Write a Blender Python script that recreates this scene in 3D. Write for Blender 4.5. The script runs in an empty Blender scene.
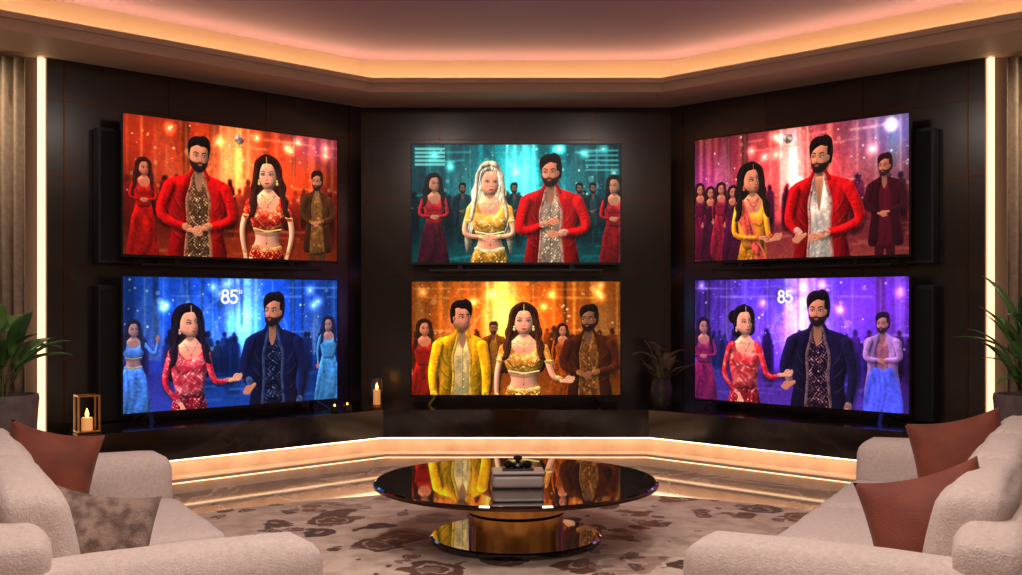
import bpy, bmesh, math, random
import numpy as np
from mathutils import Vector, Matrix, Euler

scene = bpy.context.scene
scene.view_settings.view_transform = 'Standard'
scene.view_settings.look = 'None'
scene.view_settings.exposure = 0.0
random.seed(4)

# ------------------------------------------------------------------ TV pictures (drawn in code)
UW, UH, SS = 214, 121, 6
GOLD = (.93, .72, .32)

def cr(P, n=6, closed=True):
    P = np.asarray(P, float)
    N = len(P)
    if closed:
        idx = lambda i: i % N
        segs = N
    else:
        idx = lambda i: min(max(i, 0), N - 1)
        segs = N - 1
    out = []
    for i in range(segs):
        p0, p1, p2, p3 = P[idx(i-1)], P[idx(i)], P[idx(i+1)], P[idx(i+2)]
        for k in range(n):
            t = k / n
            out.append(.5*((2*p1)+(-p0+p2)*t+(2*p0-5*p1+4*p2-p3)*t*t+(-p0+3*p1-3*p2+p3)*t**3))
    if not closed:
        out.append(P[-1])
    return np.array(out)

def boxblur(m, r):
    r = max(1, int(r))
    for _ in range(2):
        for ax in (0, 1):
            p = [(0, 0)]*m.ndim
            p[ax] = (r+1, r)
            c = np.cumsum(np.pad(m, p, mode='edge').astype(np.float64), axis=ax)
            if ax == 0:
                m = (c[2*r+1:] - c[:-(2*r+1)])/(2*r+1)
            else:
                m = (c[:, 2*r+1:] - c[:, :-(2*r+1)])/(2*r+1)
    return m.astype(np.float32)

class Canvas:
    def __init__(s, seed=0):
        s.S = SS
        s.w, s.h = UW*SS, UH*SS
        yy, xx = np.mgrid[0:s.h, 0:s.w].astype(np.float32)
        s.X = (xx+.5)/SS
        s.Y = (yy+.5)/SS
        s.a = np.zeros((s.h, s.w, 3), np.float32)
        s.rng = np.random.RandomState(seed)
        s.tint = None
        X, Y = s.X, s.Y
        s.fold = (np.sin(X*.9+2.2*np.sin(Y*.11)+.03*Y*np.sin(X*.2))*.5+np.sin(X*.37+Y*.14)*.5).astype(np.float32)
        s.strand = (np.sin(X*3.1+2.5*np.sin(Y*.35))*.6+np.sin(X*1.3+Y*.4)*.4).astype(np.float32)
        n = s.rng.rand(s.h, s.w).astype(np.float32)
        n = boxblur(n, 5)
        s.patch = (n-n.mean())/n.std()
        s.light = (-.55, -.65)
        s.rim = (1., .8, .6)
    def glow(s, cx, cy, r, col, amp=1., ry=None):
        ry = ry or r
        g = np.exp(-((s.X-cx)/r)**2-((s.Y-cy)/ry)**2)*amp
        s.a += g[..., None]*np.array(col, np.float32)
    def dim(s, cx, cy, r, amt, ry=None):
        ry = ry or r
        g = np.exp(-((s.X-cx)/r)**2-((s.Y-cy)/ry)**2)*amt
        s.a *= (1-g)[..., None]
    def mask(s, P, pad=0):
        P = np.asarray(P, float)*s.S
        x0 = max(0, int(P[:, 0].min())-1-pad); x1 = min(s.w, int(P[:, 0].max())+2+pad)
        y0 = max(0, int(P[:, 1].min())-1-pad); y1 = min(s.h, int(P[:, 1].max())+2+pad)
        if x1 <= x0 or y1 <= y0:
            return None
        acc = np.zeros((y1-y0, x1-x0+1), np.int32)
        Q = np.roll(P, -1, 0)
        for (ax, ay), (bx, by) in zip(P, Q):
            if ay == by:
                continue
            sg = 1
            if ay > by:
                ax, ay, bx, by = bx, by, ax, ay
                sg = -1
            r0 = max(y0, math.ceil(ay-.5)); r1 = min(y1, math.ceil(by-.5))
            if r1 <= r0:
                continue
            r = np.arange(r0, r1)
            x = ax+(r+.5-ay)*(bx-ax)/(by-ay)
            cc = np.clip(np.ceil(x-.5).astype(int)-x0, 0, x1-x0)
            acc[r-y0, cc] += sg
        return x0, y0, x1, y1, np.cumsum(acc, 1)[:, :-1] != 0
    def fill(s, P, col, col2=None, alpha=1., k=.3, er=1.6, smooth=True, deco=None, fold=0., strand=0., soft=0., form=0., rim=0.):
        if smooth:
            P = cr(P)
        pad = int(max(er, form, soft*2)*s.S)+1
        m = s.mask(P, pad)
        if m is None:
            return
        x0, y0, x1, y1, M = m
        Mf = M.astype(np.float32)
        C = np.empty(M.shape+(3,), np.float32)
        c1 = np.array(col, np.float32)
        if col2 is None:
            C[:] = c1
        else:
            t = np.linspace(0, 1, M.shape[0], dtype=np.float32)[:, None, None]
            C[:] = c1*(1-t)+np.array(col2, np.float32)*t
        X = s.X[y0:y1, x0:x1]; Y = s.Y[y0:y1, x0:x1]
        if deco:
            C = deco(X, Y, C, s.patch[y0:y1, x0:x1])
        sh = np.ones(M.shape, np.float32)
        big = min(M.shape) > 4
        if k and big:
            r = max(1, er*s.S)
            B = boxblur(Mf, r)
            gy, gx = np.gradient(B)
            sh += k*np.clip(r*2.2*(-s.light[0]*gx-s.light[1]*gy), -1, 1)
        if form and big:
            r = max(1, form*s.S)
            B = boxblur(Mf, r)
            gy, gx = np.gradient(B)
            sh += .5*np.clip(r*2.4*(-s.light[0]*gx-s.light[1]*gy), -1, 1)
            sh *= .66+.38*np.clip(B*1.25-.1, 0, 1)
        if fold:
            sh += fold*s.fold[y0:y1, x0:x1]+fold*.35*s.patch[y0:y1, x0:x1]
        if strand:
            sh += strand*s.strand[y0:y1, x0:x1]
        C = C*np.clip(sh, .15, 2)[..., None]
        if rim and big:
            r = max(1, int(s.S*.7))
            sft = np.zeros_like(Mf); sft[:, :-r] = Mf[:, r:]
            e = np.clip(Mf-boxblur(sft, r), 0, 1)
            C = C+(e*rim)[..., None]*np.array(s.rim, np.float32)
        if s.tint:
            tc, ta = s.tint
            C = C*(1-ta)+np.array(tc, np.float32)*ta
        A = Mf if not soft else boxblur(Mf, soft*s.S)
        A = (A*alpha)[..., None]
        s.a[y0:y1, x0:x1] = s.a[y0:y1, x0:x1]*(1-A)+C*A
    def stroke(s, pts, w, col, **kw):
        pts = np.asarray(pts, float)
        Q = cr(pts, 6, False) if len(pts) > 2 else pts
        n = len(Q)
        if isinstance(w, (int, float)):
            W = np.full(n, w/2.)
        else:
            W = np.interp(np.linspace(0, 1, n), np.linspace(0, 1, len(w)), w)/2.
        T = np.gradient(Q, axis=0)
        T /= (np.linalg.norm(T, axis=1)[:, None]+1e-9)
        N = np.stack([-T[:, 1], T[:, 0]], 1)
        L = Q+N*W[:, None]; R = Q-N*W[:, None]
        a1 = math.atan2(N[-1, 1], N[-1, 0])
        cap1 = [Q[-1]+W[-1]*np.array([math.cos(a1-t), math.sin(a1-t)]) for t in np.linspace(.4, math.pi-.4, 5)]
        a0 = math.atan2(-N[0, 1], -N[0, 0])
        cap0 = [Q[0]+W[0]*np.array([math.cos(a0-t), math.sin(a0-t)]) for t in np.linspace(.4, math.pi-.4, 5)]
        P = np.vstack([L, cap1, R[::-1], cap0])
        s.fill(P, col, smooth=False, **kw)
    def ell(s, cx, cy, rx, ry, col, **kw):
        t = np.linspace(0, 2*math.pi, 22)[:-1]
        kw.setdefault('k', 0)
        s.fill(np.stack([cx+rx*np.cos(t), cy+ry*np.sin(t)], 1), col, smooth=False, **kw)
    def hand(s, x, y, ang, z, skin, curl=.7, flip=1):
        d = np.array([math.cos(ang), math.sin(ang)]); n = np.array([-d[1], d[0]])*flip
        p = np.array([x, y])
        dk_ = tuple(v*.6 for v in skin)
        th = p+d*z*.1+n*z*.2
        s.stroke([p-d*z*.35, p+d*z*.42], [z*.3, z*.5], skin, er=.6, k=.35)
        for i, (o, l) in enumerate(((-.19, .34), (-.065, .45), (.065, .48), (.19, .42))):
            b = p+d*z*.38+n*z*o
            m1 = b+d*z*l*.55
            a2 = ang+curl*flip*.8
            e = m1+np.array([math.cos(a2), math.sin(a2)])*z*l*.5
            s.stroke([b, m1, e], [z*.15, z*.13, z*.10], skin, er=.35, k=.5)
            s.stroke([b+n*z*.07, m1+n*z*.065], z*.022, dk_, k=0, alpha=.7)
        s.stroke([th, th+n*z*.16+d*z*.2, th+n*z*.1+d*z*.48], [z*.19, z*.16, z*.11], skin, er=.4, k=.4)
    def bloom(s, thr=.72, r=3, amt=.8):
        B = boxblur(np.clip(s.a-thr, 0, 1), r*s.S)
        s.a = s.a+B*amt

def dk(c, k):
    return tuple(min(1, v*k) for v in c)
def mixc(a, b, t):
    return tuple(x*(1-t)+y*t for x, y in zip(a, b))

def embroidery(h, gold, dens=.45, per=.11, amt=.6):
    def f(X, Y, C, patch):
        p = per*h
        g = np.sin(X*6.283/p+1.5*np.sin(Y*6.283/(p*4)))*np.sin(Y*6.283/p+1.2*np.sin(X*6.283/(p*3)))
        g = g+patch*.28
        band = np.sin(Y*6.283/(p*5.5)+.8*np.sin(X*6.283/(p*6)))*.25
        A = (np.clip((g+band-dens)*3., 0, 1)*amt)[..., None]
        return C*(1-A)+np.array(gold, np.float32)*A*(1+.15*patch[..., None])
    return f

def face(c, Hd, HQ, h, f, sex, skin, hair, beard, rim):
    """features follow the turn of the head: f=-1 looks left, 0 frontal, 1 looks right"""
    af = abs(f); sg = 1 if f >= 0 else -1
    if af < .35:
        fp = [(-.345, -.15), (-.335, .08), (-.285, .29), (-.15+f*.08, .46), (f*.08, .51), (.15+f*.08, .46), (.285, .29), (.335, .08), (.345, -.15), (.29, -.42), (0, -.54), (-.29, -.42)]
    else:
        fp = [(sg*x, y) for x, y in [(-.35, -.2), (-.34, .1), (-.27, .3), (-.06, .45), (.13, .51), (.22, .46), (.262, .36), (.275, .27), (.325, .12), (.29, -.02), (.325, -.16), (.29, -.42), (0, -.54), (-.29, -.42)]]
    c.fill(Hd(fp), dk(skin, 1.04), dk(skin, .94), k=.16, er=h*.05, form=h*.11, rim=rim)
    ox = f*.15
    c.fill(Hd([(ox+.22, -.3), (.38, -.3), (.38, .3), (.17, .48), (ox+.19, .2)]), dk(skin, .5), alpha=.28, k=0, soft=h*.05)
    if sex == 'm':
        bd = [(-.35, -.08), (-.31, .15), (-.17+ox, .235), (ox, .215), (.17+ox, .235), (.31, .15), (.35, -.08), (.335, .18), (.27+f*.04, .38), (.13+f*.08, .53), (f*.08, .57), (-.13+f*.08, .53), (-.27+f*.04, .38), (-.335, .18)]
        c.fill(Hd(bd), dk(hair, 1.3) if beard else dk(skin, .55), alpha=.88 if beard else .25, k=.2, er=h*.05, strand=.35 if beard else 0, soft=h*.014)
    for ex in (-1, 1):
        near = ex*sg < 0
        q = 1-af*(.05 if near else .35)
        x = ex*.155*q+ox
        ww = .085*q
        c.ell(*HQ(x, -.015), .12*h*q, .07*h, dk(skin, .45), alpha=.35, soft=h*.022)
        c.fill(Hd([(x-ww, .018), (x-ww*.2, -.035), (x+ww*.5, -.028), (x+ww, .008), (x, .042)]), (.10, .05, .05), k=0)
        c.fill(Hd([(x-ww*.75, .014), (x, -.018), (x+ww*.75, .008), (x, .034)]), (.86, .82, .79), k=0)
        c.ell(*HQ(x+f*.022, .006), .031*h, .031*h, (.13, .07, .05))
        c.ell(*HQ(x+f*.022-.008, -.004), .008*h, .008*h, (1, 1, 1))
        if sex == 'f':
            c.stroke(Hd([(x-ww*1.02, .014), (x, -.042), (x+ww*1.2, -.004)] if ex > 0 else [(x+ww*1.02, .014), (x, -.042), (x-ww*1.2, -.004)]), [h*.008, h*.022, h*.012], (.04, .02, .02), k=0)
        c.stroke(Hd([(x-ex*ww*.95, -.085), (x+ex*ww*.3, -.125), (x+ex*ww*1.3, -.085)]), [h*.026, h*.028, h*.008] if sex == 'f' else [h*.04, h*.04, h*.014], hair, k=0, alpha=.85)
        c.ell(*HQ(ex*.2*q+ox*.8, .16), .085*h, .06*h, (.9, .35, .25), alpha=.16, soft=h*.03)
    nx = ox+f*.05
    c.fill(Hd([(ox+.02, -.04), (nx+.055, .13), (nx+.068, .18), (nx+.01, .19), (nx+.012, .12)]), dk(skin, .55), alpha=.36, k=0, soft=h*.01)
    c.stroke(Hd([(ox-.005, -.05), (nx-.01, .12)]), h*.032, dk(skin, 1.22), k=0, alpha=.38, soft=h*.01)
    c.ell(*HQ(nx-.005, .145), .03*h, .028*h, dk(skin, 1.22), alpha=.4, soft=h*.01)
    c.stroke(Hd([(nx-.05, .18), (nx, .197), (nx+.05, .18)]), h*.018, dk(skin, .35), k=0, alpha=.8)
    lip = (.74, .16, .17) if sex == 'f' else (.62, .33, .28)
    lw = .095*(1-af*.2)
    lx = ox+f*.015
    c.fill(Hd([(lx-lw, .30), (lx-.03, .272), (lx, .282), (lx+.03, .272), (lx+lw, .30), (lx, .352)]), lip, dk(lip, 1.15), k=0)
    c.stroke(Hd([(lx-lw*.9, .303), (lx, .31), (lx+lw*.9, .303)]), h*.011, dk(lip, .3), k=0)
    if sex == 'f':
        c.ell(*HQ(lx, .39), .06*h, .015*h, dk(skin, .55), alpha=.3, soft=h*.01)
    c.ell(*HQ(ox-.05, -.25), .14*h, .07*h, (1, .92, .84), alpha=.16, soft=h*.04)
    c.ell(*HQ(ox-.18, .10), .05*h, .04*h, (1, .9, .8), alpha=.2, soft=h*.02)

def person(c, cx, cy, h, f=0., sex='m', skin=(.74, .47, .33), hair=(.06, .04, .04), top=(.7, .05, .06), inner=(.45, .3, .2),
           trim=GOLD, arms=None, skirt=None, mid=True, sleeve='long', veil=None, bun=False, beard=True, full=False, emb=.45, detail=True,
           wide=1., lean=0., tilt=0., rim=.2, open_shirt=False, turn=0., dupatta=None):
    bs = 1.08
    def P(pts):   # turn > 0 narrows the far side of the torso so the body faces sideways
        return [(cx+((x if x*turn <= 0 else x*(1-abs(turn)*.28))+turn*.06+lean*(y-.5))*h*bs, cy+(.5+(y-.5)*bs)*h) for x, y in pts]
    Q = lambda x, y: P([(x, y)])[0]
    ct, st = math.cos(tilt), math.sin(tilt)
    def Hd(pts):
        return [(cx+(x*ct-(y-.5)*st)*h*1.02, cy+.5*h+(x*st+(y-.5)*ct)*h*1.0) for x, y in pts]
    HQ = lambda x, y: Hd([(x, y)])[0]
    er = h*.07
    fm = h*.2 if detail else h*.15
    bot = 6.2 if full else 4.4
    sg = 1 if f >= 0 else -1
    af = abs(f)
    if sex == 'f':
        b = -sg*.08*af
        if veil:
            c.fill(P([(0, -.66), (.4, -.45), (.54, 0), (.66, .8), (.86, 1.8), (.78, 2.6), (.4, 1.6), (-.4, 1.6), (-.78, 2.6), (-.9, 1.8), (-.66, .8), (-.54, 0), (-.4, -.45)]), veil, fold=.14, er=er, form=fm)
        if bun:
            c.ell(*HQ(-.42*sg, -.22), .26*h, .28*h, hair, k=.4, er=er, strand=.5)
            c.fill(Hd([(0, -.64), (.38, -.42), (.44, .1), (.34, .5), (-.34, .6), (-.46, .3), (-.44, -.4)]), hair, strand=.4, er=er)
        else:
            c.fill(Hd([(b, -.70), (.32+b, -.60), (.52+b, -.28), (.56+b, .12), (.68+b, .42), (.63+b, .72), (.80+b, 1.02), (.72+b, 1.32), (.84+b, 1.62), (.60+b, 1.98), (.42, 1.6), (.3, .9), (-.3, .9), (-.42, 1.6), (-.62+b, 2.02), (-.86+b, 1.68), (-.74+b, 1.38), (-.82+b, 1.05), (-.65+b, .75), (-.68+b, .42), (-.56+b, .12), (-.52+b, -.28), (-.32+b, -.60)]), hair, dk(hair, 1.7), strand=.5, er=er, form=fm*.6)
    c.fill(P([(-.18, .2), (-.17, .60), (-.42, .80), (-.2, 1.05), (0, 1.3), (.2, 1.05), (.42, .80), (.17, .60), (.18, .2)]), dk(skin, .66), dk(skin, .92), k=.2, er=er)
    if sex == 'm':
        w = wide
        if full:
            c.stroke([Q(-.3, 3.2), Q(-.32, 5.6)], .5*h, dk(inner, .5), er=er)
            c.stroke([Q(.3, 3.2), Q(.34, 5.6)], .5*h, dk(inner, .5), er=er)
        hem = 4.0 if full else 4.4
        if open_shirt:
            c.fill(P([(-.2, .7), (-.3, 1.0), (0, 1.75), (.3, 1.0), (.2, .7)]), skin, dk(skin, .8), k=.3, er=er)
            c.stroke(P([(0, 1.0), (0, 1.6)]), h*.03, dk(skin, .6), k=0, alpha=.6, soft=.2)
        ni = [(-.16, .62), (-.5, .8), (-.6, 2), (-.6, hem), (.6, hem), (.6, 2), (.5, .8), (.16, .62), (.14, .9), (0, 1.75 if open_shirt else 1.2), (-.14, .9)]
        c.fill(P(ni), inner, dk(inner, .7), deco=embroidery(h, trim, emb, .12, .6) if detail else None, fold=.12, er=er, form=fm)
        if detail and not open_shirt:
            c.stroke(P([(0, 1.2), (0, 3.9)]), h*.03, dk(inner, .5), k=0, alpha=.7)
            for i in range(8):
                c.ell(*Q(.03, 1.4+i*.3), .028*h, .028*h, dk(trim, 1.1))
        for sx in (-1, 1):
            c.fill(P([(sx*x*w, y) for x, y in [(.16, .50), (.34, .64), (.64, .75), (.90, .87), (1.02, 1.10), (1.0, 1.5), (.86, 2.0), (.80, 2.5), (.90, 3.1), (.98, hem), (.46, hem), (.36, 3.), (.30, 2.2), (.33, 1.5), (.2, 1.0)]]),
                   top, dk(top, .6), fold=.13, er=h*.08, k=.3, form=h*.24, rim=rim if sx > 0 else 0)
            if detail:
                c.stroke(P([(sx*.16*w, .56), (sx*.23*w, 1.0), (sx*.35*w, 1.5), (sx*.32*w, 2.2), (sx*.38*w, 3.), (sx*.48*w, hem)]), h*.105, mixc(dk(trim, .8), top, .25), deco=embroidery(h, dk(top, .35), .2, .08, .8), k=.35, er=er*.5)
                c.stroke(P([(sx*.15*w, .44), (sx*.24*w, .62), (sx*.3*w, .76)]), h*.13, dk(top, .9), k=.4, er=er)
                for (xa, ya, xb, yb) in ((.75, 1.35, .45, 1.9), (.8, 1.9, .42, 2.3), (.78, 2.5, .45, 2.75)):
                    c.stroke(P([(sx*xa*w, ya), (sx*(xa+xb)/2*w, (ya+yb)/2+.08), (sx*xb*w, yb)]), [h*.015, h*.07, h*.01], dk(top, .4), k=0, alpha=.45, soft=h*.015)
                    c.stroke(P([(sx*xa*w, ya-.09), (sx*(xa+xb)/2*w, (ya+yb)/2-.02), (sx*xb*w, yb-.09)]), [h*.01, h*.05, h*.01], mixc(top, (1, .8, .7), .3), k=0, alpha=.35, soft=h*.015)
    else:
        c.fill(P([(-.15, .52), (-.40, .73), (-.68, .85), (-.76, 1.12), (-.56, 1.75), (-.43, 2.15), (-.60, 2.8), (.60, 2.8), (.43, 2.15), (.56, 1.75), (.76, 1.12), (.68, .85), (.40, .73), (.15, .52)]), skin, dk(skin, .85), k=.2, er=h*.08, form=fm, rim=rim*.7)
        for sx in (-1, 1):
            c.stroke(P([(sx*.08, .82), (sx*.3, .84), (sx*.5, .80)]), h*.025, dk(skin, .65), k=0, alpha=.45, soft=.2)
        if mid:
            c.stroke(P([(0, 1.9), (.01, 2.2)]), h*.035, dk(skin, .7), k=0, soft=.2, alpha=.7)
            c.ell(*Q(0, 2.28), .025*h, .04*h, dk(skin, .4))
        sk = skirt or top
        c.fill(P([(-.45, 2.35 if mid else 2.1), (0, 2.45 if mid else 2.1), (.45, 2.35 if mid else 2.1), (.66, 2.75), (.84, 3.4), (1.04, bot), (-1.04, bot), (-.84, 3.4), (-.66, 2.75)]), sk, dk(sk, .62), fold=.28, deco=embroidery(h, trim, emb+.15, .15, .5) if detail else None, er=h*.1, form=fm, rim=rim)
        lo = 1.82 if mid else 2.4
        ww = .51 if mid else .46
        c.fill(P([(-.44, .75), (-.69, .83), (-.71, 1.22), (-ww, lo), (0, lo+.08), (ww, lo), (.71, 1.22), (.69, .83), (.44, .75), (.38, 1.0), (.16, 1.22), (0, 1.2), (-.16, 1.22), (-.38, 1.0)]), top, dk(top, .75), deco=embroidery(h, trim, emb-.1, .10, .75) if detail else None, k=.25, er=h*.08, form=fm*.8, fold=.06, rim=rim)
        for sx in (-1, 1):
            c.ell(*Q(sx*.3-.06, 1.32), .17*h, .15*h, (1, .95, .85), alpha=.14, soft=h*.05)
            c.stroke(P([(sx*.06, 1.6), (sx*.32, 1.68), (sx*.54, 1.45)]), h*.07, dk(top, .3), alpha=.5, k=0, soft=.4)
        if mid:
            c.stroke(P([(-.51, lo-.02), (0, lo+.06), (.51, lo-.02)]), h*.05, trim, er=er*.5)
            c.fill(P([(-.5, lo+.04), (0, lo+.12), (.5, lo+.04), (.47, lo+.16), (0, lo+.24), (-.47, lo+.16)]), dk(skin, .4), alpha=.4, k=0, soft=.3)
            c.stroke(P([(-.5, 2.4), (0, 2.5), (.5, 2.4)]), h*.14, trim, deco=embroidery(h, dk(top, .6), .1, .08, .8), er=er)
        if dupatta:
            c.fill(P([(-.72, .84), (-.42, .74), (-.2, 1.3), (.1, 2.1), (.5, 2.7), (.75, 3.4), (.5, 3.6), (.1, 2.9), (-.3, 2.1), (-.62, 1.4)]), dupatta, dk(dupatta, .75), fold=.3, er=er, form=fm*.6, alpha=.93, deco=embroidery(h, trim, .7, .14, .5))
            c.stroke(P([(-.42, .74), (-.2, 1.3), (.1, 2.1), (.5, 2.7), (.75, 3.4)]), h*.07, trim, k=.3, er=er*.4)
    if arms is None:
        arms = [[(-.86, 1.1), (-1.06, 2.0), (-.3, 2.4), 0.1], [(.86, 1.1), (1.06, 2.0), (.22, 2.34), 3.0]]
    for i, (a, b, w_, ang) in enumerate(arms):
        aw = .43 if sex == 'm' else .25
        wd = wide if sex == 'm' else 1.
        a = (a[0]*wd, a[1]-.03); b = (b[0]*wd, b[1])
        col = top if (sex == 'm' or sleeve == 'long') else skin
        c.stroke([(x+h*.03, y+h*.06) for x, y in P([a, b, w_])], [aw*1.1*h, aw*1.05*h, aw*.8*h], (.02, .01, .01), k=0, alpha=.38, soft=h*.04)
        c.stroke(P([a, b, w_]), [aw*h, aw*.84*h, aw*.56*h], col, k=.25, er=h*.06, form=h*.09, fold=.12 if col is top else 0, rim=rim if i else 0,
                 deco=(embroidery(h, trim, emb+.05, .10, .6) if (detail and sex == 'f' and sleeve == 'long') else None))
        if sex == 'm' and detail:
            for t in (.35, .5, .62):
                p0 = np.array(a)*(1-t)+np.array(b)*t
                c.stroke(P([(p0[0]-.16, p0[1]-.05), (p0[0], p0[1]+.05), (p0[0]+.16, p0[1])]), [h*.01, h*.04, h*.01], dk(top, .45), k=0, alpha=.4, soft=h*.012)
        if sex == 'f' and sleeve == 'short':
            mpt = (a[0]*.55+b[0]*.45, a[1]*.55+b[1]*.45)
            c.stroke(P([a, mpt]), [aw*1.15*h, aw*1.15*h], top, k=.4, er=er, deco=embroidery(h, trim, emb-.1, .10, .7) if detail else None)
            c.stroke(P([(mpt[0]-.12, mpt[1]), (mpt[0]+.12, mpt[1]+.02)]), h*.05, trim, er=er*.4)
        d = np.array([w_[0]-b[0], w_[1]-b[1]]); d /= np.linalg.norm(d)+1e-6
        if detail:
            cu = np.array(w_)-d*.03; cu2 = np.array(w_)-d*.16
            c.stroke(P([tuple(cu2), tuple(cu)]), aw*.6*h, mixc(trim, top, .2), er=er*.6, deco=embroidery(h, dk(top, .4), .1, .06, .8))
        hp = np.array(w_)+d*.12
        q = Q(hp[0], hp[1])
        c.hand(q[0], q[1], ang, h*.42, skin, flip=1 if i == 0 else -1)
    c.fill(Hd([(-.3, .35), (0, .66), (.3, .35), (.25, .2), (-.25, .2)]), dk(skin, .3), alpha=.5, k=0, soft=h*.03)
    if af < .35:
        for ex in (-1, 1):
            c.ell(*HQ(ex*.355-f*.05, .04), .06*h, .10*h, dk(skin, .75), k=.3, er=.4)
    face(c, Hd, HQ, h, f, sex, skin, hair, beard, rim)
    ox = f*.15
    if sex == 'm':
        b = -sg*.07*(af > .3)
        if af >= .35:
            c.fill(Hd([(-sg*.24, -.34), (-sg*.40, -.38), (-sg*.43, -.1), (-sg*.39, .2), (-sg*.33, .26), (-sg*.27, .12), (-sg*.23, -.08)]), dk(hair, 1.1), strand=.4, k=.3, er=er)
            c.ell(*HQ(-sg*.27, .06), .055*h, .095*h, dk(skin, .85), k=.4, er=.4)
            c.ell(*HQ(-sg*.265, .07), .028*h, .055*h, dk(skin, .5), alpha=.5, soft=.15)
        c.fill(Hd([(-.345, .08), (-.395, -.15), (-.405, -.38), (-.33, -.56), (-.16, -.67), (.04, -.69), (.16, -.73), (.3, -.65), (.385, -.52), (.415, -.3), (.385, -.1), (.345, .08), (.318, -.1), (.30+b, -.25), (.2+b, -.33), (.08+b, -.33), (-.06+b, -.37), (-.2+b, -.31), (-.29+b, -.24), (-.318, -.1)]), dk(hair, 1.1), strand=.6, er=er, k=.7, form=h*.08, rim=rim)
        for i in range(9):
            x = -.3+i*.07
            c.stroke(Hd([(x, -.38), (x+.03, -.54), (x+.13, -.66+abs(i-5)*.015)]), [h*.02, h*.03, h*.01], dk(hair, 3. if i % 2 else .5), alpha=.5, k=0)
    else:
        px = ox*.7
        for sx in (-1, 1):
            far = sx*sg > 0 and af > .5
            w1 = .9 if far else 1.
            if bun or veil:
                pts = [(px, -.42), (sx*.17+px*.3, -.37), (sx*.28, -.17), (sx*.325, .12), (sx*.37, .3), (sx*.44, .1), (sx*.46, -.25), (sx*.35, -.56), (sx*.1, -.68), (px, -.70)]
            else:
                pts = [(px, -.42), (sx*.17+px*.3, -.36), (sx*.285, -.14), (sx*.33*w1, .14), (sx*.36*w1, .45), (sx*.44*w1, .78), (sx*.46*w1, 1.1), (sx*.58*w1, 1.45), (sx*.80*w1, 1.5), (sx*.72*w1, 1.2), (sx*.76*w1, .95), (sx*.62*w1, .65), (sx*.62*w1, .35), (sx*.54, -.1), (sx*.46, -.45), (sx*.22, -.66), (px, -.71)]
            c.fill(Hd(pts), hair, dk(hair, 1.9), strand=.55, er=er, k=.5, form=h*.07, rim=rim if sx > 0 else 0)
            if not (bun or veil):
                for j in range(6):
                    o = .38+.035*j
                    c.stroke(Hd([(sx*o*w1*.9, -.3+.07*j), (sx*(o+.05)*w1, .35), (sx*(o+.02)*w1, .7), (sx*(o+.11)*w1, 1.0), (sx*(o+.08)*w1, 1.35)]), h*.02, dk(hair, 3.4 if j % 2 else 2.), alpha=.4, k=0)
        if veil:
            for sx in (-1, 1):
                c.fill(P([(0, -.70), (sx*.3, -.6), (sx*.5, -.2), (sx*.56, .4), (sx*.72, 1.2), (sx*.62, 1.4), (sx*.45, .6), (sx*.40, .0), (sx*.30, -.38), (0, -.52)]), dk(veil, 1.05), fold=.2, er=er, form=h*.06)
        if detail:
            for sx in ((-1, 1) if af < .5 else (-sg,)):
                c.ell(*HQ(sx*.345, .22), .035*h, .04*h, trim, k=.4, er=.5)
                c.ell(*HQ(sx*.345, .32), .05*h, .06*h, trim, k=.4, er=.5, deco=embroidery(h, dk(trim, .4), .1, .05, .7))
            c.stroke(Hd([(px, -.62), (px, -.34)]), h*.018, trim, k=0)
            c.ell(*HQ(px, -.30), .034*h, .04*h, trim)
            for r_, wq in ((.80, .03), (.96, .05)):
                c.stroke(P([(-.22*r_-.04, .70), (0, r_+.04), (.22*r_+.04, .70)]), h*wq, trim, k=.4, er=.4, deco=embroidery(h, dk(trim, .35), .1, .05, .8))
            c.ell(*Q(0, 1.08), .045*h, .06*h, mixc(trim, (.75, .1, .1), .5), k=.4, er=.4)

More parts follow.
